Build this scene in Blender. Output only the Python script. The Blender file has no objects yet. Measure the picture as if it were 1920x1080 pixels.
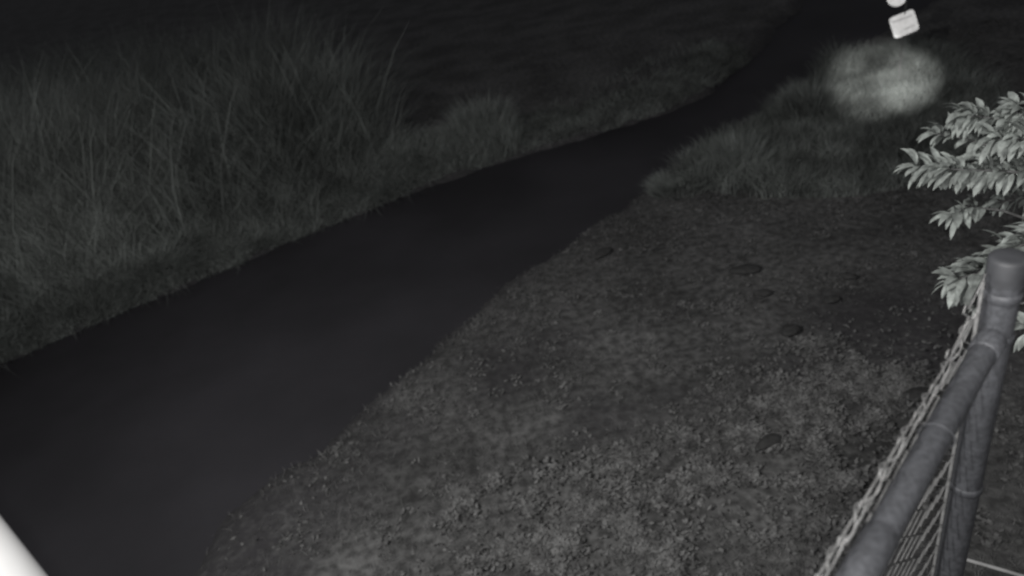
import bpy, math, random
import numpy as np
from mathutils import Vector, Matrix
rng = np.random.default_rng(7); random.seed(7)
SC = bpy.context.scene
COL = SC.collection
R = math.radians

# ------------------------------------------------------------------ camera
FPX, W2, H2, HC = 1371.0, 960.0, 540.0, 3.2          # focal length in px of the 1920x1080 photo, camera height
_n = np.array([489., 2260., FPX]); _n /= np.linalg.norm(_n)     # straight down, in (right, down, forward)
_up = -_n
_f = np.array([0, 0, 1.]); _y = _f - _f.dot(_up) * _up; _y /= np.linalg.norm(_y)
_x = np.cross(_y, _up)
CAMP = Vector((0, 0, HC))
def w_of(v): v = np.asarray(v, float); return Vector((v @ _x, v @ _y, v @ _up))
def ray(px, py): return w_of((px - W2, py - H2, FPX)).normalized()
def at(px, py, d): return CAMP + ray(px, py) * d
def gnd(px, py, z=0.0):
    r = ray(px, py); return CAMP + r * ((HC - z) / -r.z)
cam_d = bpy.data.cameras.new('camera'); cam = bpy.data.objects.new('camera', cam_d); COL.objects.link(cam)
cr, cd, cf = w_of((1, 0, 0)), w_of((0, 1, 0)), w_of((0, 0, 1))
m = Matrix((cr, -cd, -cf)).transposed().to_4x4(); m.translation = CAMP
cam.matrix_world = m
cam_d.sensor_width = 36.0; cam_d.lens = FPX / 1920 * 36.0
cam_d.clip_start = 0.05; cam_d.clip_end = 600
cam_d.dof.use_dof = True; cam_d.dof.focus_distance = 2.4; cam_d.dof.aperture_fstop = 2.1
SC.camera = cam
SC.cycles.filter_width = 2.4

# ------------------------------------------------------------------ night sky (monochrome infrared picture)
wd = bpy.data.worlds.new('World'); SC.world = wd; wd.use_nodes = True
nt = wd.node_tree; bg = nt.nodes['Background']
sky = nt.nodes.new('ShaderNodeTexSky'); sky.sky_type = 'NISHITA'; sky.sun_disc = False
sky.sun_elevation = R(2.0); sky.sun_rotation = R(200)
bw = nt.nodes.new('ShaderNodeRGBToBW'); nt.links.new(sky.outputs[0], bw.inputs[0])
tint = nt.nodes.new('ShaderNodeMixRGB'); tint.blend_type = 'MULTIPLY'; tint.inputs[0].default_value = 1
tint.inputs[2].default_value = (0.97, 0.98, 1.06, 1)
nt.links.new(bw.outputs[0], tint.inputs[1]); nt.links.new(tint.outputs[0], bg.inputs[0])
bg.inputs[1].default_value = 0.10

# ------------------------------------------------------------------ lights: infrared ring at the camera, plus added flood, glow beams and faint sun
def spot(name, loc, target, watts, size, blend, radius=0.03, color=(1, .985, .96)):
    l = bpy.data.lights.new(name, 'SPOT'); l.energy = watts; l.spot_size = R(size); l.spot_blend = blend
    l.shadow_soft_size = radius; l.color = color
    o = bpy.data.objects.new(name, l); COL.objects.link(o); o.location = loc
    o.rotation_euler = (Vector(target) - Vector(loc)).to_track_quat('-Z', 'Y').to_euler(); return o
LP = CAMP + Vector((-2.2, 0.1, 1.3))
spot('offset_flood', LP, gnd(1100, 380), 1280, 124, 1.0, 0.06)  # added main lamp, offset from the camera to even out the brightness
spot('glow_beam', CAMP + Vector((0.03, -0.05, 0.08)), gnd(1634, 148), 6000, 6.5, 1.0, 0.01)  # added beam, left lobe of the glow below the sign
spot('glow_beam', CAMP + Vector((0.05, -0.05, 0.08)), gnd(1698, 153), 10000, 4.9, 1.0, 0.01)  # added beam, right lobe of the same glow
spot('glow_beam', CAMP + Vector((0.05, -0.05, 0.06)), at(1868, 630, 1.8), 130, 10, 1.0, 0.01)  # added beam for the bright patch on the fence post
spot('glow_beam', CAMP + Vector((-0.05, -0.05, 0.06)), gnd(40, 300), 1100, 22, 1.0, 0.01)  # added beam to brighten the weeds at far left
pl = bpy.data.lights.new('infrared_ring', 'POINT'); pl.energy = 240; pl.shadow_soft_size = .02; pl.color = (1, .985, .96)
plo = bpy.data.objects.new('infrared_ring', pl); COL.objects.link(plo); plo.location = CAMP + Vector((.02, -.06, .05))
mo = bpy.data.lights.new('shape_sun', 'SUN'); mo.energy = 0.10; mo.angle = R(0.5); mo.color = (1, .98, .95)  # faint distant lamp, unseen, added only for shape
moo = bpy.data.objects.new('shape_sun', mo); COL.objects.link(moo); moo.rotation_euler = (R(40), 0, R(-25))
SC.view_settings.view_transform = 'Standard'; SC.view_settings.look = 'None'
SC.view_settings.exposure = 0; SC.view_settings.gamma = 1

# ------------------------------------------------------------------ materials
def mat(name, c1, c2, scale=8, rough=.9, metal=0, detail=6, bump=0, lo=.35, hi=.65, spec=.3, extra=None, dist=0.0):
    m = bpy.data.materials.new(name); m.use_nodes = True; t = m.node_tree; b = t.nodes['Principled BSDF']
    tc = t.nodes.new('ShaderNodeNewGeometry'); no = t.nodes.new('ShaderNodeTexNoise')
    no.inputs['Scale'].default_value = scale; no.inputs['Detail'].default_value = detail
    no.inputs['Distortion'].default_value = dist
    t.links.new(tc.outputs['Position'], no.inputs['Vector'])
    r = t.nodes.new('ShaderNodeValToRGB'); r.color_ramp.elements[0].position = lo; r.color_ramp.elements[1].position = hi
    r.color_ramp.elements[0].color = (*c1, 1); r.color_ramp.elements[1].color = (*c2, 1)
    t.links.new(no.outputs['Fac'], r.inputs['Fac'])
    out = r.outputs['Color']
    if extra:                       # second, coarser or finer patchiness multiplied in
        s2, a, bb = extra
        n2 = t.nodes.new('ShaderNodeTexNoise'); n2.inputs['Scale'].default_value = s2; n2.inputs['Detail'].default_value = 3
        t.links.new(tc.outputs['Position'], n2.inputs['Vector'])
        mr = t.nodes.new('ShaderNodeMapRange'); mr.inputs[1].default_value = .35; mr.inputs[2].default_value = .65
        mr.inputs[3].default_value = a; mr.inputs[4].default_value = bb
        t.links.new(n2.outputs['Fac'], mr.inputs[0])
        mx = t.nodes.new('ShaderNodeMixRGB'); mx.blend_type = 'MULTIPLY'; mx.inputs[0].default_value = 1
        t.links.new(out, mx.inputs[1]); t.links.new(mr.outputs[0], mx.inputs[2]); out = mx.outputs[0]
    t.links.new(out, b.inputs['Base Color'])
    b.inputs['Roughness'].default_value = rough; b.inputs['Metallic'].default_value = metal
    b.inputs['Specular IOR Level'].default_value = spec
    if bump:
        bp = t.nodes.new('ShaderNodeBump'); bp.inputs['Strength'].default_value = bump; bp.inputs['Distance'].default_value = .02
        t.links.new(no.outputs['Fac'], bp.inputs['Height']); t.links.new(bp.outputs[0], b.inputs['Normal'])
    return m
g = lambda v, k=(1, 1, 1): (v * k[0], v * k[1], v * k[2])
WARM, GREEN, BLUE = (1.02, 1.0, .96), (.95, 1.03, .98), (.95, .98, 1.08)
M = dict(
    soil=mat('soil_and_matted_grass', g(.028), g(.08), 16, .95, bump=.8, extra=(1.3, .6, 1.25)),
    lawn=mat('lawn_blades', g(.032), g(.098), 7, .9, extra=(26, .7, 1.25)),
    weeds=mat('silvery_weeds', g(.04), g(.105), 12, .9, extra=(60, .8, 1.25)),
    clover=mat('clover_leaves', g(.04), g(.095), 12, .9, extra=(60, .8, 1.2)),
    tall=mat('tall_grass', g(.055, GREEN), g(.13, GREEN), 3, .85, extra=(1.1, .75, 1.25)),
    tuft=mat('grass_tuft', g(.09, GREEN), g(.155, GREEN), 3, .85, extra=(14, .75, 1.2)),
    water=None,
    stone=mat('dark_stone', g(.018), g(.03), 30, .9, bump=.5),
    steel=mat('galvanised_steel', g(.033, BLUE), g(.052, BLUE), 90, .6, .25, bump=.05, extra=(35, .93, 1.07)),
    cap=mat('weathered_cap', g(.02, BLUE), g(.035, BLUE), 20, .6),
    wire=mat('zinc_wire', g(.09), g(.15), 60, .5, .2),
    edge=mat('twisted_wire', g(.07), g(.18), 60, .5, .2),
    leaf=mat('shrub_leaf', g(.14, GREEN), g(.25, GREEN), 14, .6, extra=(35, .65, 1.25)),
    twig=mat('twig_bark', g(.05), g(.1), 30, .9),
    paint=mat('white_paint', g(.74), g(.82), 6, .5),
    rod=mat('pale_rod', g(.16), g(.24), 20, .6),
    black=mat('dark_pole_paint', g(.04), g(.06), 20, .7),
    mark=mat('faded_marking', g(.3), g(.36), 30, .6),
)
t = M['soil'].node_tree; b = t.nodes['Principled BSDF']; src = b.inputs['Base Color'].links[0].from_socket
at0 = t.nodes.new('ShaderNodeAttribute'); at0.attribute_name = 'dark_soil'; mx = t.nodes.new('ShaderNodeMixRGB')
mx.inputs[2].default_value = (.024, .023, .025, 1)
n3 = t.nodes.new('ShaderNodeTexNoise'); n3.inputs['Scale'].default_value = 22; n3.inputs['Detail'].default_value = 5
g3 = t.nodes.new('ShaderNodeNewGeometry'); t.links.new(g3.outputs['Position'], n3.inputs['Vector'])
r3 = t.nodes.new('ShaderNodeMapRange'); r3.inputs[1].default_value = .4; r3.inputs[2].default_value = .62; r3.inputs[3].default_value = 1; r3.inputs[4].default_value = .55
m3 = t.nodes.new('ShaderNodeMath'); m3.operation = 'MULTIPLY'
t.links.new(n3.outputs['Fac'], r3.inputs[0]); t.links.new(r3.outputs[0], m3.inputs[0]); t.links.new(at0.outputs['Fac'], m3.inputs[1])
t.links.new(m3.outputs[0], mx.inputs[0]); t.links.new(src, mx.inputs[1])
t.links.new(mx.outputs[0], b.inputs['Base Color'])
def retro(name, c, rough, metal):
    m = mat(name, g(c * .9), g(c), 9, rough, metal, lo=.3, hi=.7, extra=(30, .9, 1.08)); return m
M['retro'] = retro('reflective_sheet', .26, .42, .9)
M['retro_dim'] = retro('reflective_sheet_worn', .17, .42, .9)
wm = mat('dark_water', (.025, .0245, .027), (.034, .033, .037), .7, .5, spec=.06); M['water'] = wm
t = wm.node_tree; b = t.nodes['Principled BSDF']; b.inputs['IOR'].default_value = 1.2
gg = t.nodes.new('ShaderNodeNewGeometry'); nn = t.nodes.new('ShaderNodeTexNoise'); nn.inputs['Scale'].default_value = 5; nn.inputs['Detail'].default_value = 3
t.links.new(gg.outputs['Position'], nn.inputs['Vector']); bp = t.nodes.new('ShaderNodeBump'); bp.inputs['Strength'].default_value = .15
bp.inputs['Distance'].default_value = .02
t.links.new(nn.outputs['Fac'], bp.inputs['Height']); t.links.new(bp.outputs[0], b.inputs['Normal'])

# ------------------------------------------------------------------ mesh helpers
def link_mesh(name, V, F, material, parent=None, smooth=False):
    V = np.asarray(V, np.float32).reshape(-1, 3); F = np.asarray(F, np.int32)
    k = F.shape[1]
    me = bpy.data.meshes.new(name); me.vertices.add(len(V)); me.vertices.foreach_set('co', V.ravel())
    me.loops.add(F.size); me.loops.foreach_set('vertex_index', F.ravel())
    me.polygons.add(len(F)); me.polygons.foreach_set('loop_start', np.arange(0, F.size, k, dtype=np.int32))
    me.polygons.foreach_set('loop_total', np.full(len(F), k, np.int32))
    if smooth: me.polygons.foreach_set('use_smooth', np.ones(len(F), bool))
    me.update(calc_edges=True); me.validate(); me.materials.append(material)
    o = bpy.data.objects.new(name, me); COL.objects.link(o)
    if parent is not None:
        o.parent = parent; o.matrix_parent_inverse = Matrix.Translation(-parent.location)
    return o
def tag(o, label=None, cat=None, group=None, kind=None):
    if label: o['label'] = label
    if cat: o['category'] = cat
    if group: o['group'] = group
    if kind: o['kind'] = kind
    return o
def empty(name, loc): o = bpy.data.objects.new(name, None); COL.objects.link(o); o.location = loc; o.empty_display_size = .1; return o
def tube(P, rad, seg=8, caps=True):
    P = [Vector(p) for p in P]; n = len(P)
    rad = [rad] * n if np.isscalar(rad) else rad
    V = []; Fq = []; ref = None
    for i, p in enumerate(P):
        d = (P[min(i + 1, n - 1)] - P[max(i - 1, 0)]).normalized()
        if ref is None: ref = d.orthogonal().normalized()
        ref = (ref - d * ref.dot(d)).normalized(); s = d.cross(ref)
        for k in range(seg):
            a = 2 * math.pi * k / seg; V.append(p + (ref * math.cos(a) + s * math.sin(a)) * rad[i])
    for i in range(n - 1):
        for k in range(seg):
            a, b_ = i * seg + k, i * seg + (k + 1) % seg
            Fq.append((a, b_, b_ + seg, a + seg))
    if caps:
        for base, p, flip in ((0, P[0], 1), ((n - 1) * seg, P[-1], 0)):
            r0 = len(V); V.extend([Vector(V[base + k]) for k in range(seg)]); c = len(V); V.append(p)
            for k in range(seg):
                a, b_ = r0 + k, r0 + (k + 1) % seg
                Fq.append((b_, a, c, c) if flip else (a, b_, c, c))
    return np.array([tuple(v) for v in V], np.float32), np.array(Fq, np.int32)
class MB:
    def __init__(s): s.V = []; s.F = []; s.n = 0
    def add(s, V, F): s.V.append(V); s.F.append(F + s.n); s.n += len(V)
    def build(s, name, material, parent=None, smooth=True):
        V = np.vstack(s.V); F = np.vstack(s.F)
        me = bpy.data.meshes.new(name)
        faces = [tuple(dict.fromkeys(f)) for f in F.tolist()]
        me.from_pydata(V.tolist(), [], faces); me.update(); me.materials.append(material)
        if smooth: me.polygons.foreach_set('use_smooth', np.ones(len(me.polygons), bool))
        o = bpy.data.objects.new(name, me); COL.objects.link(o)
        if parent is not None: o.parent = parent; o.matrix_parent_inverse = Matrix.Translation(-parent.location)
        return o

# ------------------------------------------------------------------ terrain
WZ = -0.18
far_px = [(0, 685), (170, 612), (330, 545), (450, 495), (560, 447), (700, 392), (800, 350), (900, 318), (1020, 280), (1150, 243), (1250, 212), (1330, 172), (1410, 112)]
near_px = [(1560, 120), (1450, 205), (1350, 270), (1250, 335), (1100, 440), (1000, 505), (930, 555), (870, 605), (760, 700), (690, 775), (610, 850), (515, 898), (430, 960), (350, 1090)]
pt = lambda p: tuple(gnd(*p, WZ))[:2]
POLY = [(-60, -45), (-9, 3.3)] + [pt(p) for p in far_px] + [(7.3, 14.8), (70, 77)] + [(73, 72), (9, 12.6)] + [pt(p) for p in near_px] + [(-3.4, 1.5), (-10, -6), (-50, -50)]
POLY = np.array(POLY)
def sdist(P):                       # signed distance to the ditch outline, negative inside
    A = POLY; B = np.roll(POLY, -1, 0); d = np.full(len(P), 1e9); ins = np.zeros(len(P), bool)
    for a, b_ in zip(A, B):
        ab = b_ - a; tt = np.clip(((P - a) @ ab) / (ab @ ab), 0, 1)
        d = np.minimum(d, np.linalg.norm(P - a - tt[:, None] * ab, axis=1))
        c = ((a[1] > P[:, 1]) != (b_[1] > P[:, 1])) & (P[:, 0] < (b_[0] - a[0]) * (P[:, 1] - a[1]) / (b_[1] - a[1] + 1e-12) + a[0])
        ins ^= c
    return np.where(ins, -d, d)
def vnoise(x, y, seed=0):           # smooth value noise
    xi = np.floor(x).astype(np.int64); yi = np.floor(y).astype(np.int64); fx = x - xi; fy = y - yi
    fx = fx * fx * (3 - 2 * fx); fy = fy * fy * (3 - 2 * fy)
    h = lambda a, b_: (((a * 374761393 + b_ * 668265263 + seed * 974634777) ^ ((a * 374761393 + b_ * 668265263) >> 13)) * 1274126177 & 0xffffff) / 0xffffff
    return (h(xi, yi) * (1 - fx) + h(xi + 1, yi) * fx) * (1 - fy) + (h(xi, yi + 1) * (1 - fx) + h(xi + 1, yi + 1) * fx) * fy
def fbm(P, s, o=3, seed=0):
    v = 0; a = 1; tot = 0
    for k in range(o): v = v + a * vnoise(P[:, 0] * s * 2**k + 17 * k, P[:, 1] * s * 2**k - 9 * k, seed + k); tot += a; a *= .55
    return v / tot
def height(P, bumps=True):
    s = sdist(P) + (fbm(P, 2.3, 4, 71) - .5) * .30
    z = np.where(s > 0, WZ + 0.18 * (1 - np.exp(-s / .16)), WZ + np.maximum(s, -.5) * .7)
    if bumps:
        near = np.clip(1 - np.linalg.norm(P, axis=1) / 13, 0, 1)
        z = z + near * ((fbm(P, 1.1, 3, 5) - .5) * .09 + np.clip(1.6 - np.linalg.norm(P, axis=1) / 6, 0, 1) * (fbm(P, 9, 2, 8) - .5) * .045) * np.clip(.3 + s * 2, 0, 1)
    return z
PATCH = [(gnd(x, y), a, b_, w_) for x, y, a, b_, w_ in [(1660, 590, .55, .42, 1), (1560, 690, .42, .34, .8), (1740, 640, .5, .5, 1), (950, 690, .32, .34, .75), (1110, 780, .3, .2, .6), (1060, 640, .35, .2, .55), (1260, 760, .4, .2, .4), (1620, 1010, .25, .2, .5), (440, 960, .45, .5, 1), (560, 930, .4, .35, .8), (400, 1060, .5, .5, 1), (700, 830, .35, .25, .5)]]  # ellipses of darker ground with thinner grass
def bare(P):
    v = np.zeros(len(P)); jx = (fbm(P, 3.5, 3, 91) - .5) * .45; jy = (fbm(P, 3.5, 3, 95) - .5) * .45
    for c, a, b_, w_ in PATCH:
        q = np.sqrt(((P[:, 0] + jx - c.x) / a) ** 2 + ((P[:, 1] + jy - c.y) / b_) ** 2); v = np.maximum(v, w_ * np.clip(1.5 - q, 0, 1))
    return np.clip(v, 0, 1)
def dark_soil(P):  # darker ground tone: patches and a strip along the water line
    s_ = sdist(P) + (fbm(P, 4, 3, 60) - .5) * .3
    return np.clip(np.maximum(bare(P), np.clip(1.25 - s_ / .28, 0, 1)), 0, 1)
u = np.linspace(-1, 1, 560); k = 6.0
gx = np.sinh(u * k) / math.sinh(k) * 300 + 0.5
gy = np.sinh(u * k) / math.sinh(k) * 300 + 6.0
X, Y = np.meshgrid(gx, gy); PG = np.stack([X.ravel(), Y.ravel()], 1); Z = height(PG)
n = len(gx); I = np.arange(n * n).reshape(n, n)
Fg = np.stack([I[:-1, :-1], I[:-1, 1:], I[1:, 1:], I[1:, :-1]], -1).reshape(-1, 4)
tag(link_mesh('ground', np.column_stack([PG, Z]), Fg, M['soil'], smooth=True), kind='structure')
me = bpy.data.objects['ground'].data; at_ = me.attributes.new('dark_soil', 'FLOAT', 'POINT')
at_.data.foreach_set('value', dark_soil(PG).astype(np.float32))
# water sheet, clipped a little outside the water line
wv = np.array([(-70, -60, WZ), (80, -60, WZ), (80, 85, WZ), (-70, 85, WZ)])
nx = 60; wx = np.linspace(-75, 85, nx); wy = np.linspace(-60, 85, nx); XX, YY = np.meshgrid(wx, wy)
cen = np.stack([((XX[:-1, :-1] + XX[1:, 1:]) / 2).ravel(), ((YY[:-1, :-1] + YY[1:, 1:]) / 2).ravel()], 1)
IW = np.arange(nx * nx).reshape(nx, nx); FW = np.stack([IW[:-1, :-1], IW[:-1, 1:], IW[1:, 1:], IW[1:, :-1]], -1).reshape(-1, 4)
keep = sdist(cen) < 2.6
tag(link_mesh('water', np.column_stack([XX.ravel(), YY.ravel(), np.full(nx * nx, WZ)]), FW[keep], M['water']), kind='structure')

# ------------------------------------------------------------------ grass builders
def blades(P, hgt, wid, lean, droop, seed=0):
    """P (n,3) roots; tapered bent blades of four quads-as-tris"""
    r = np.random.default_rng(seed); n = len(P)
    a = r.uniform(0, 2 * np.pi, n); d = np.stack([np.cos(a), np.sin(a), np.zeros(n)], 1)
    b_ = r.uniform(0, 2 * np.pi, n); s = np.stack([np.cos(b_), np.sin(b_), np.zeros(n)], 1)
    L = hgt * r.uniform(.6, 1.15, n); le = lean * r.uniform(.1, 1, n); dr = droop * r.uniform(.2, 1.2, n)
    up = np.array([0, 0, 1.]); V = np.zeros((n, 7, 3)); ts = (0, .4, .75, 1)
    for i, t_ in enumerate(ts):
        c = P + d * (L * (le * t_ + dr * t_ ** 2.2))[:, None] + up * (L * (t_ - .45 * dr * t_ ** 2.5))[:, None]
        w = (wid * (1, .85, .55, 0)[i])[:, None] * s if not np.isscalar(wid) else wid * (1, .85, .55, 0)[i] * s
        if i < 3: V[:, 2 * i] = c - w / 2; V[:, 2 * i + 1] = c + w / 2
        else: V[:, 6] = c
    f = np.array([(0, 1, 3), (0, 3, 2), (2, 3, 5), (2, 5, 4), (4, 5, 6)])
    return V.reshape(-1, 3), (f[None] + (np.arange(n) * 7)[:, None, None]).reshape(-1, 3)
def in_poly(P, poly):
    ins = np.zeros(len(P), bool); q = np.array(poly)
    for a, b_ in zip(q, np.roll(q, -1, 0)):
        ins ^= ((a[1] > P[:, 1]) != (b_[1] > P[:, 1])) & (P[:, 0] < (b_[0] - a[0]) * (P[:, 1] - a[1]) / (b_[1] - a[1] + 1e-12) + a[0])
    return ins
def scatter(n, poly, dens=None, seed=0):
    r = np.random.default_rng(seed); q = np.array(poly); lo, hi = q.min(0), q.max(0); out = []
    got = 0
    while got < n:
        P = r.uniform(lo, hi, (n, 2)); P = P[in_poly(P, q)]
        if dens is not None: P = P[r.random(len(P)) < dens(P)]
        out.append(P); got += len(P)
    P = np.vstack(out)[:n]; return P
def ground3(P): return np.column_stack([P, height(P) - .004])

# lawn of the near bank
NEAR = [pt(p) for p in near_px]
lawn_poly = [(5.8, 10.2)] + NEAR + [(-3.2, 1.6), (-1.5, .8), (3.4, .4), (7, 4), (9, 9)]
dl = lambda P: np.clip((fbm(P, 2.2, 4, 2) - .38) * 4.2, .06, 1) * (sdist(P) > .02) * (1.12 - dark_soil(P))
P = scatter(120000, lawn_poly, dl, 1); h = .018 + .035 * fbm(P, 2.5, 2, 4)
V, F = blades(ground3(P), h, .0045, .9, 1.1, 1)
tag(link_mesh('lawn_grass', V, F, M['lawn']), 'short trodden grey grass covering the near bank between dark ditch and fence', 'grass', kind='stuff')

# silvery broad-leaved weeds in a band across the lawn
def leaflets(P, L, w, seed=0, tilt=.5):
    r = np.random.default_rng(seed); n = len(P); a = r.uniform(0, 6.283, n)
    el = r.uniform(.0, tilt, n); d = np.stack([np.cos(a) * np.cos(el), np.sin(a) * np.cos(el), np.sin(el)], 1)
    s = np.stack([-np.sin(a), np.cos(a), r.uniform(-.4, .4, n)], 1); L = (L * r.uniform(.6, 1.3, n))[:, None]
    w_ = w * r.uniform(.7, 1.2, n)[:, None]
    V = np.stack([P, P + d * L * .5 - s * w_ / 2, P + d * L, P + d * L * .5 + s * w_ / 2], 1)
    return V.reshape(-1, 3), (np.array([[0, 1, 2, 3]])[None] + (np.arange(n) * 4)[:, None, None]).reshape(-1, 4)
band = [tuple(gnd(*p))[:2] for p in [(700, 1100), (900, 900), (1150, 840), (1370, 760), (1480, 600), (1790, 560), (1800, 780), (1600, 990), (1500, 1150)]]
axis_ = [np.array(tuple(gnd(*p))[:2]) for p in ((1050, 1000), (1320, 880), (1480, 830), (1650, 740))]
def dw(P):
    d = np.full(len(P), 9.)
    for a, b_ in zip(axis_, axis_[1:]):
        ab = b_ - a; tt = np.clip(((P - a) @ ab) / (ab @ ab), 0, 1); d = np.minimum(d, np.linalg.norm(P - a - tt[:, None] * ab, axis=1))
    return np.clip((fbm(P, 6.0, 3, 12) - .33 - d * .42) * 4, 0.01, 1)
P = scatter(26000, band, dw, 3); G = ground3(P); G[:, 2] += np.random.default_rng(2).uniform(.005, .05, len(G)) * (.4 + fbm(P, 4, 2, 3))
V, F = leaflets(G, .034, .020, 5)
tag(link_mesh('leafy_weeds', V, F, M['weeds']), 'pale small-leaved weeds in a band across the lawn near the fence', 'weeds', kind='stuff')
# scattered leaf clumps over the rest of the lawn
dw2 = lambda P: np.clip((fbm(P, 7.0, 2, 32) - .55) * 9, 0.004, 1) * (sdist(P) > .1) * (1.02 - dark_soil(P))
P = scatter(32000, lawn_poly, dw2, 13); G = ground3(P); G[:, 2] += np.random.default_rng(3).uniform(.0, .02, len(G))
V, F = leaflets(G, .036, .022, 6, .4)
tag(link_mesh('clover_patches', V, F, M['clover']), 'low clover patches dotted over the lawn of the near bank', 'clover', kind='stuff')

# tall grass of the far bank, left
FARL = [pt(p) for p in far_px[:8]]
tall_poly = [(-8.0, 4.0)] + [(-5.6, 5.4)] + FARL + [(-.7, 8.6), (-1.2, 9.4), (-3.2, 13.5), (-9, 18), (-22, 18), (-16, 6)]
def set_h(P, s, lo, hi, ramp): return (lo + (hi - lo) * np.clip(s / ramp, 0, 1)) * (.55 + .9 * fbm(P, .9, 2, 21))
dt = lambda P: (sdist(P) > .0) * np.clip(.15 + 1.6 * (fbm(P, 1.6, 3, 40) - .25), .1, 1) * np.clip(1.5 - sdist(P) / 5, .2, 1)
P = scatter(95000, tall_poly, dt, 9); s = sdist(P); h = set_h(P, s, .18, 1.75, 1.2)
V, F = blades(ground3(P), h, .009, .32, .7, 9)
P = scatter(900, tall_poly, lambda P: (sdist(P) > .5) * (sdist(P) < 3.5), 19)
V2, F2 = blades(ground3(P), 2.0, .014, .35, .35, 19); F = np.vstack([F, F2 + len(V)]); V = np.vstack([V, V2])
tag(link_mesh('tall_grass', V, F, M['tall']), 'dense tall wild grass and reeds on the far bank of the dark ditch', 'tall grass', kind='stuff')
P = scatter(70000, tall_poly, lambda P: (sdist(P) > -.10 + .16 * fbm(P, 3, 2, 44)) * (sdist(P) < .9) * np.clip(fbm(P, 2.6, 2, 77) * 2.4 - .45, .2, 1), 10); s = sdist(P)
V, F = blades(ground3(P), .04 + .50 * fbm(P, 1.9, 3, 3) ** 1.5, .009, .7, 1.4, 10)
tag(link_mesh('bank_grass', V, F, M['tuft']), 'shorter drooping grass along the water edge of the far bank', 'grass', kind='stuff')
# low growth of the far bank, middle
mid_poly = [(-.5, 8.35)] + [pt(p) for p in far_px[7:]] + [(3.6, 11.9), (1.8, 10.6), (-.4, 9.3)]
P = scatter(12000, mid_poly, lambda P: (sdist(P) > 0) * np.clip(1.2 - sdist(P) / .8, .05, 1), 14)
V, F = blades(ground3(P), .06 + .12 * fbm(P, 2, 2, 7), .008, .5, 1.0, 14)
tag(link_mesh('bank_growth', V, F, M['tall']), 'low grass strip along the far water edge behind the ditch', 'grass', kind='stuff')
# rough grass of the near bank, upper right
rpoly = [tuple(gnd(*p))[:2] for p in [(1240, 345), (1340, 275), (1450, 205), (1560, 125), (1720, 110), (1900, 190), (1800, 330), (1620, 370), (1420, 375)]]
P = scatter(38000, rpoly, lambda P: (sdist(P) > 0) * np.clip((fbm(P, 2.2, 3, 52) - .2) * 2.4, .15, 1), 15)
V, F = blades(ground3(P), .12 + (.30 + .05 * (P[:, 1] - 7)) * fbm(P, 1.3, 2, 55), .008, .35, .7, 15)
tag(link_mesh('rough_grass', V, F, M['tall']), 'rough knee high grass on the near bank below the small white sign', 'grass', kind='stuff')

# ------------------------------------------------------------------ single tufts
def tuft(px, py, count, hgt, spread, label, seed, lean=.45, droop=.7, wid=.007):
    c = gnd(px, py); r = np.random.default_rng(seed); a = r.uniform(0, 6.283, count); q = spread * np.sqrt(r.random(count))
    P = np.stack([c.x + q * np.cos(a), c.y + q * np.sin(a)], 1); ok = sdist(P) > .01; P = P[ok]; q = q[ok]; z = height(P) - .004
    hh = hgt * (1 - .45 * (q / spread) ** 2)
    V, F = blades(np.column_stack([P, z]), hh, wid, lean, droop, seed)
    z0 = float(height(np.array([[c.x, c.y]]))[0])
    o = link_mesh('grass_tuft', V - np.array([c.x, c.y, z0]), F, M['tuft']); o.location = (c.x, c.y, z0)
    tag(o, label, 'grass tuft', 'grass tufts standing out along the ditch')
tuft(790, 312, 10000, .46, .80, 'rounded mound of fine grass jutting to a point at the far water edge', 61)
tuft(912, 268, 2200, .70, .44, 'upright wispy tuft behind the ditch, right of the rounded grass mound', 62, .3, .4)
tuft(1190, 215, 700, .30, .26, 'small faint tuft at the far end of the low grass strip', 63)
tuft(1385, 315, 1000, .42, .26, 'spiky tuft on the near bank leaning over the water', 64, .35, .35)
tuft(1275, 350, 1100, .20, .30, 'low spreading tuft where lawn meets the water edge', 65, .7, .9)
tuft(1520, 215, 1100, .45, .38, 'tall soft tuft on the near bank nearest the light pool', 66, .4, .5)

# ------------------------------------------------------------------ dark stones on the lawn
def stone(px, py, L, w, h_, ang, label, seed):
    L *= 1.15; w *= 1.25; c = gnd(px, py); r = np.random.default_rng(seed); nu, nv = 14, 7; V = []; F = []
    for j in range(nv + 1):
        th = math.pi * j / nv
        for i in range(nu):
            ph = 2 * math.pi * i / nu; k_ = 1 + .16 * math.sin(2 * ph + seed) + .1 * math.sin(3 * ph + 2 * th + seed) + r.uniform(-.03, .03)
            x, y = math.sin(th) * math.cos(ph) * L / 2 * k_, math.sin(th) * math.sin(ph) * w / 2 * k_
            V.append((x * math.cos(ang) - y * math.sin(ang), x * math.sin(ang) + y * math.cos(ang), math.cos(th) * h_ / 2))
    for j in range(nv):
        for i in range(nu): F.append((j * nu + i, (j + 1) * nu + i, (j + 1) * nu + (i + 1) % nu, j * nu + (i + 1) % nu))
    o = link_mesh('dark_stone', V, F, M['stone'], smooth=True)
    o.location = (c.x, c.y, float(height(np.array([[c.x, c.y]]))[0]) + .04)
    tag(o, label, 'stone', 'dark stones lying on the lawn')
stone(1130, 482, .17, .10, .05, .5, 'dark slanting stone nearest the water, leftmost on the lawn', 1)
stone(1398, 513, .20, .11, .06, -.1, 'widest dark stone on the lawn, in the middle of the group', 2)
stone(1431, 556, .11, .06, .05, 0, 'small dark stone just below the widest dark stone', 3)
stone(1590, 526, .12, .05, .04, -.5, 'thin dark stone highest on the right of the lawn', 4)
stone(1558, 570, .12, .06, .04, -.2, 'low faint dark stone below the thin right one', 5)
stone(1482, 627, .13, .09, .05, .1, 'rounded dark stone standing apart, lowest of the upper group', 6)
stone(1722, 746, .16, .10, .06, -.3, 'dark stone beside the chain link fence edge', 7)
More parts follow.
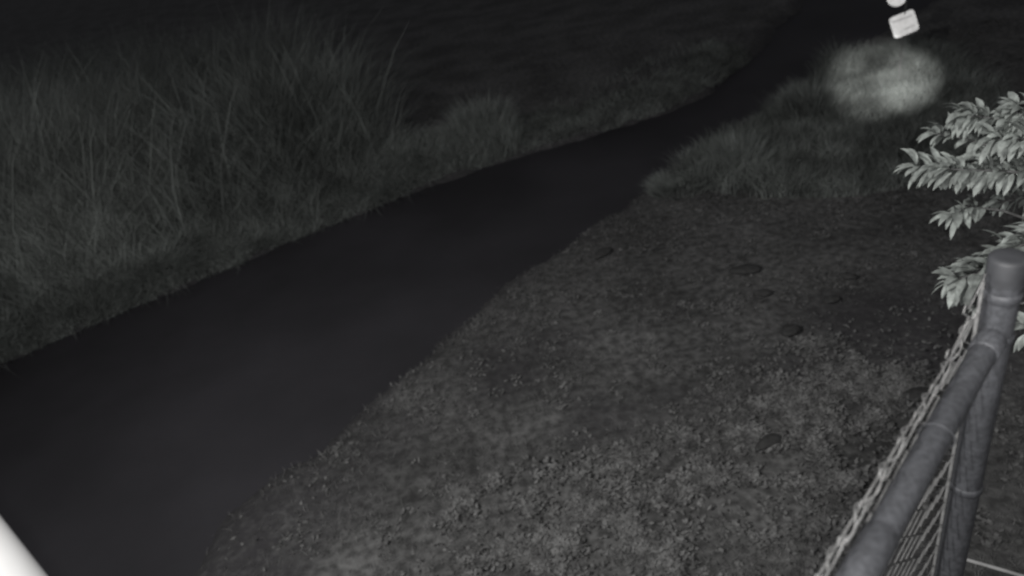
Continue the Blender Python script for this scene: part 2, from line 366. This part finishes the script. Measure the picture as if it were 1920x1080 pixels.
stone(1442, 838, .13, .08, .05, .4, 'dark stone among the pale leafy weeds', 8)

# ------------------------------------------------------------------ chain link fence
RZ = HC - 1.0
def on_z(px, py, z): return gnd(px, py, z)
J = on_z(1866, 622, RZ); A = on_z(1623, 1056, RZ)
fd = (A - J); fd.z = 0; fd.normalize(); side = Vector((-fd.y, fd.x, 0))
if side.dot(Vector((0, 0, 0)) - J) > 0: side = -side       # side: away from the camera
postxy = Vector((J.x, J.y, 0)); PR, RR = .031, .024
_r = ray(1894, 480); ztop = HC - math.hypot(J.x, J.y) * (-_r.z) / math.hypot(_r.x, _r.y)
fence = empty('chain_link_fence', postxy); tag(fence, 'galvanised chain link fence with round top rail and capped end post', 'fence')
LEN = 2.3; END = J + fd * LEN
mb = MB(); mb.add(*tube([postxy + Vector((0, 0, -.1)), postxy + Vector((0, 0, 1)), postxy + Vector((0, 0, ztop - .03))], PR, 24)); mb.build('post', M['steel'], fence)
mb = MB(); e0 = END + fd * .0; mb.add(*tube([Vector((e0.x, e0.y, -.1)), Vector((e0.x, e0.y, RZ + .03))], PR, 20)); mb.build('post', M['steel'], fence)
mb = MB(); zc = ztop - .055
prof = [(0, PR + .004), (.001, PR + .004), (.049, PR + .004), (.0545, PR + .001), (.057, PR * .8), (.058, .002)]
mb.add(*tube([postxy + Vector((0, 0, zc + a)) for a, _ in prof], [b_ for _, b_ in prof], 24)); mb.build('post_cap', M['cap'], fence)
mb = MB(); q0 = J + fd * (PR + .002); mb.add(*tube([q0 + (END - q0) * t_ for t_ in np.linspace(0, 1, 8)], RR, 24)); mb.build('top_rail', M['steel'], fence)
# rail sleeve joint, rail end cup, post bands
sl = on_z(1655, 1000, RZ); sp = J + fd * (sl - J).dot(fd)
mb = MB(); mb.add(*tube([sp, sp + fd * .004, sp + fd * .16, sp + fd * .164], [RR + .0005, RR + .003, RR + .003, RR + .0005], 24, False)); mb.build('rail_sleeve', M['steel'], fence)
mb = MB(); mb.add(*tube([J + fd * (PR - .002), J + fd * (PR + .05), J + fd * (PR + .053)], [RR + .004, RR + .004, RR], 24, False)); mb.build('rail_cup', M['steel'], fence)
for z_ in (RZ + .08, RZ - .02, RZ - .45, RZ - .9, RZ - 1.4, RZ - 1.9):
    mb = MB(); mb.add(*tube([postxy + Vector((0, 0, z_ + a)) for a in (0, .002, .020, .022)], [PR + .0005, PR + .003, PR + .003, PR + .0005], 20, False))
    mb.build('post_band', M['steel'], fence)
off = side * (RR + .006)
# tension bar beside the post
tb = postxy + fd * (PR + .012) + off * .9
mb = MB(); mb.add(*tube([tb + Vector((0, 0, .08)), tb + Vector((0, 0, ztop - .04))], .004, 6)); mb.build('tension_bar', M['wire'], fence)
# woven mesh: vertical zigzag wires hooked into each other
mb = MB(); pit = .040; top = RZ + .042; nw = int((LEN - .06) / pit)
for i in range(nw):
    pts = []; z = top; kx = 0; x0 = PR + .02 + i * pit
    first = top + (.10 - .025 * i if i < 4 else 0)
    z = first; j = 0
    while z > .04:
        kx = (j + i) % 2
        pts.append(tb.xy.to_3d() * 0 + Vector((J.x, J.y, 0)) + off + fd * (x0 + (kx * 1.06 - .03) * pit * 1.0) + side * (.0035 * (1 if kx else -1)) + Vector((0, 0, z + random.uniform(-.002, .002))))
        z -= pit * .95; j += 1
    # knuckle at the top
    p0 = pts[0]; pts = [p0 + Vector((0, 0, .004)) - fd * .022, p0 + Vector((0, 0, .012)) - fd * .008] + pts
    mb.add(*tube(pts, .0015, 5, False))
mb.build('wire_mesh', M['wire'], fence)
mb = MB()
for ph in (0,):
    hp = []
    for q in np.arange(PR + .03, LEN, .006):
        a_ = q / .10 * 2 * math.pi + ph; rise = .07 * math.exp(-((q - PR) / .05))
        hp.append(J + off * 1.1 + fd * q + Vector((0, 0, .040 + rise)) + (side * math.cos(a_) + Vector((0, 0, 1)) * math.sin(a_)) * .008)
    mb.add(*tube(hp, .0016, 5, False))
mb.build('twisted_edge', M['edge'], fence)
mb = MB(); tw = [J + off * 1.25 + fd * (x_) + Vector((0, 0, .030)) for x_ in np.linspace(.02, LEN, 6)]
mb.add(*tube(tw, .002, 6)); mb.build('tension_wire', M['wire'], fence)
for x_ in (.35, .8, 1.25, 1.7):
    cc = J + fd * x_; d2 = fd; V = []; rr = [cc + (Vector((0, 0, 1)) * math.cos(a) + side * math.sin(a)) * (RR + .004) + fd * .004 * math.sin(a * .5) for a in np.linspace(-2.2, 3.2, 20)]
    mb = MB(); mb.add(*tube(rr, .0018, 5)); mb.build('tie_wire', M['steel'], fence)

# pale rod on the ground past the post
a0, a1 = gnd(1786, 1050), gnd(1990, 1112); mb = MB(); mb.add(*tube([a0 + Vector((0, 0, .03)), (a0 + a1) / 2 + Vector((0, 0, .035)), a1 + Vector((0, 0, .03))], .009, 8))
tag(mb.build('metal_rod', M['rod']), 'thin pale rod lying on the ground at the foot of the fence', 'rod')

# ------------------------------------------------------------------ white column beside the camera
pr = ray(0, 965); hdir = Vector((pr.x, pr.y, 0)).normalized(); dist = 1.5; rad = .13
perp = Vector((hdir.y, -hdir.x, 0))                       # to the right of the sight line
cc = hdir * dist - perp * rad
col = empty('white_column', (cc.x, cc.y, 0)); tag(col, 'round white painted column standing close to the camera, cut by the frame corner', 'column')
mb = MB(); mb.add(*tube([(cc.x, cc.y, -.05), (cc.x, cc.y, .35), (cc.x, cc.y, 1.5), (cc.x, cc.y, 2.42)], rad, 64)); mb.build('shaft', M['paint'], col)
mb = MB(); mb.add(*tube([(cc.x, cc.y, -.06), (cc.x, cc.y, .12), (cc.x, cc.y, .15)], [rad + .04, rad + .04, rad + .006], 48)); mb.build('plinth', M['paint'], col)

# ------------------------------------------------------------------ reflective marker on its pole
D = 9.6
def face_plate(center, wid, hgt, nrm, roll, thick, mname, name, parent, round_=False):
    nrm = nrm.normalized(); r_ = Vector((0, 0, 1)).cross(nrm).normalized(); u_ = nrm.cross(r_)
    c_, s_ = math.cos(roll), math.sin(roll); a, b_ = r_ * c_ + u_ * s_, u_ * c_ - r_ * s_
    ring = []
    N = 40
    for i in range(N):
        ph = 2 * math.pi * i / N
        if round_: ring.append((math.cos(ph) * wid / 2, math.sin(ph) * hgt / 2))
        else:
            e = 9.0; cx_, sy_ = math.cos(ph), math.sin(ph); rr_ = (abs(cx_) ** e + abs(sy_) ** e) ** (-1 / e)
            ring.append((cx_ * rr_ * wid / 2, sy_ * rr_ * hgt / 2))
    V = [center + a * x + b_ * y + nrm * thick / 2 for x, y in ring] + [center + a * x + b_ * y - nrm * thick / 2 for x, y in ring]
    me = bpy.data.meshes.new(name)
    me.from_pydata([tuple(v) for v in V], [], [tuple(range(N)), tuple(range(2 * N - 1, N - 1, -1))] + [(i, i + N, (i + 1) % N + N, (i + 1) % N) for i in range(N)])
    me.update(); me.materials.append(M[mname]); o = bpy.data.objects.new(name, me); COL.objects.link(o)
    o.parent = parent; o.matrix_parent_inverse = Matrix.Translation(-parent.location)
    return a, b_, nrm
sc_ = at(1695, 45, D); dc_ = at(1682, -6, D); px_ = sc_ + Vector((sc_.x, sc_.y, 0)).normalized() * .03
base = Vector((px_.x, px_.y, float(height(np.array([[px_.x, px_.y]]))[0])))
sign = empty('marker_sign', base); tag(sign, 'small square white reflective sign with a round disc above on a thin dark pole', 'sign')
mb = MB(); mb.add(*tube([base - Vector((0, 0, .1)), base + Vector((0, 0, dc_.z - base.z + .08))], .0075, 10)); mb.build('pole', M['black'], sign)
nrm = CAMP * .8 + LP * .2 - sc_
a, b_, nv = face_plate(sc_, .252, .236, nrm, R(21), .006, 'retro', 'plate', sign)
face_plate(sc_ + b_ * .058 + nv * .006, .20, .022, nrm, R(17), .003, 'retro_dim', 'plate_band', sign)
face_plate(sc_ - b_ * .055 + a * .04 + nv * .006, .11, .018, nrm, R(22), .003, 'retro_dim', 'plate_band', sign)
face_plate(dc_, .20, .20, nrm, 0, .006, 'retro', 'disc', sign, True)

# ------------------------------------------------------------------ shrub beyond the fence
DS = 3.4
root = gnd(2090, 640); root = Vector((root.x, root.y, 0)); 
_q = at(2230, 420, DS + .3); root = Vector((_q.x, _q.y, float(height(np.array([[_q.x, _q.y]]))[0])))
shrub = empty('leafy_shrub', root); tag(shrub, 'shrub with long drooping pale leaves reaching in behind the fence post', 'shrub')
stem_top = at(2030, 230, DS)
mb = MB(); stem = [root - Vector((0, 0, .05)), root.lerp(stem_top, .3) + Vector((.04, -.03, 0)), root.lerp(stem_top, .7) + Vector((-.03, .02, 0)), stem_top]
mb.add(*tube(stem, [.035, .028, .02, .01], 10)); mb.build('stem', M['twig'], shrub)
LV = []; LF = []; ln = 0
def leaf(p, d, L, w, r):
    """lance-shaped leaf, folded on its midrib, drooping"""
    global ln
    d = d.normalized(); s = d.cross(Vector((0, 0, 1)))
    if s.length < .1: s = d.orthogonal()
    s.normalize(); s = (s + Vector((0, 0, r.uniform(-.5, .5)))).normalized()
    pts = []; q = p.copy(); dd = d.copy(); N = 6; dp = r.uniform(.25, .6)
    prof = (.12, .72, 1, .92, .6, .02, 0); w *= r.uniform(.8, 1.2)
    for i in range(N):
        u_ = s.cross(dd).normalized(); ww = w / 2 * prof[i]
        pts += [q - s * ww + u_ * ww * .45, q.copy(), q + s * ww + u_ * ww * .45]
        q = q + dd * (L / (N - 1)); dd = (dd + Vector((0, 0, -dp * .55))).normalized()
    for v in pts: LV.append(tuple(v))
    for i in range(N - 1):
        a = ln + i * 3; LF.extend([(a, a + 1, a + 4, a + 3), (a + 1, a + 2, a + 5, a + 4)])
    ln += 3 * N
tmb = MB()
def branch(pxs, n_leaf, L=.088, dens_from=.0, dz=0.0, spread=1.0, seed=0):
    r = random.Random(seed)
    P = [at(x, y, DS + d + dz) for x, y, d in pxs]
    tmb.add(*tube(P, list(np.linspace(.007, .0025, len(P))), 6))
    seg = len(P) - 1
    n_leaf = int(n_leaf * 1.7)
    for i in range(n_leaf):
        t_ = dens_from + (1 - dens_from) * (i + r.random()) / n_leaf; q = t_ * seg; k_ = min(int(q), seg - 1)
        p = P[k_].lerp(P[k_ + 1], q - k_); ax = (P[k_ + 1] - P[k_]).normalized()
        a = r.uniform(0, 6.283); o1 = ax.orthogonal().normalized(); o2 = ax.cross(o1)
        out = (o1 * math.cos(a) + o2 * math.sin(a))
        d = ax * r.uniform(.3, .9) + out * spread + Vector((0, 0, r.uniform(-.35, .45)))
        st = p + out * r.uniform(0, .02) 
        leaf(st, d, L * r.uniform(.65, 1.15), L * r.uniform(.26, .36), r)
    for _ in range(5):
        leaf(P[-1], (P[-1] - P[-2]).normalized() + Vector((r.uniform(-.7, .7), r.uniform(-.7, .7), r.uniform(-.2, .4))), L * r.uniform(.7, 1), L * .23, r)
branch([(2010, 335, .1), (1900, 322, 0), (1800, 318, -.05), (1715, 312, -.05)], 95, seed=1)
branch([(2010, 330, .3), (1920, 300, .2), (1850, 305, .15), (1770, 325, .1)], 70, seed=2)
branch([(2010, 260, .0), (1890, 225, 0), (1830, 218, 0), (1805, 222, 0)], 52, seed=3)
branch([(2010, 300, .1), (1860, 275, .1), (1790, 255, .1), (1755, 252, .1)], 16, seed=4, dens_from=.45)
branch([(2010, 220, 0), (1925, 212, 0), (1890, 212, 0)], 36, seed=5, dens_from=.2)
branch([(2010, 280, -.1), (1940, 260, -.1), (1860, 262, -.1)], 50, seed=6, dens_from=.2)
branch([(2010, 440, .3), (1880, 395, .2), (1825, 388, .15), (1785, 402, .1)], 12, seed=7, dens_from=.55, L=.10)
branch([(2010, 420, 0), (1925, 465, 0), (1850, 505, 0), (1785, 528, 0)], 95, seed=8, L=.105)
branch([(2010, 430, -.1), (1940, 450, -.1), (1890, 470, -.1)], 30, seed=9, L=.1)
branch([(2010, 560, .1), (1900, 570, .1), (1835, 575, .1)], 5, seed=10, dens_from=.85, L=.07)
branch([(2010, 640, 0), (1950, 620, 0), (1925, 615, 0)], 14, seed=11, L=.09, dens_from=.3)
branch([(2010, 380, .5), (1930, 370, .5), (1870, 380, .5)], 22, seed=12, L=.09)
tmb.build('branches', M['twig'], shrub)
link_mesh('leaves', np.array(LV), np.array(LF), M['leaf'], shrub, smooth=True)
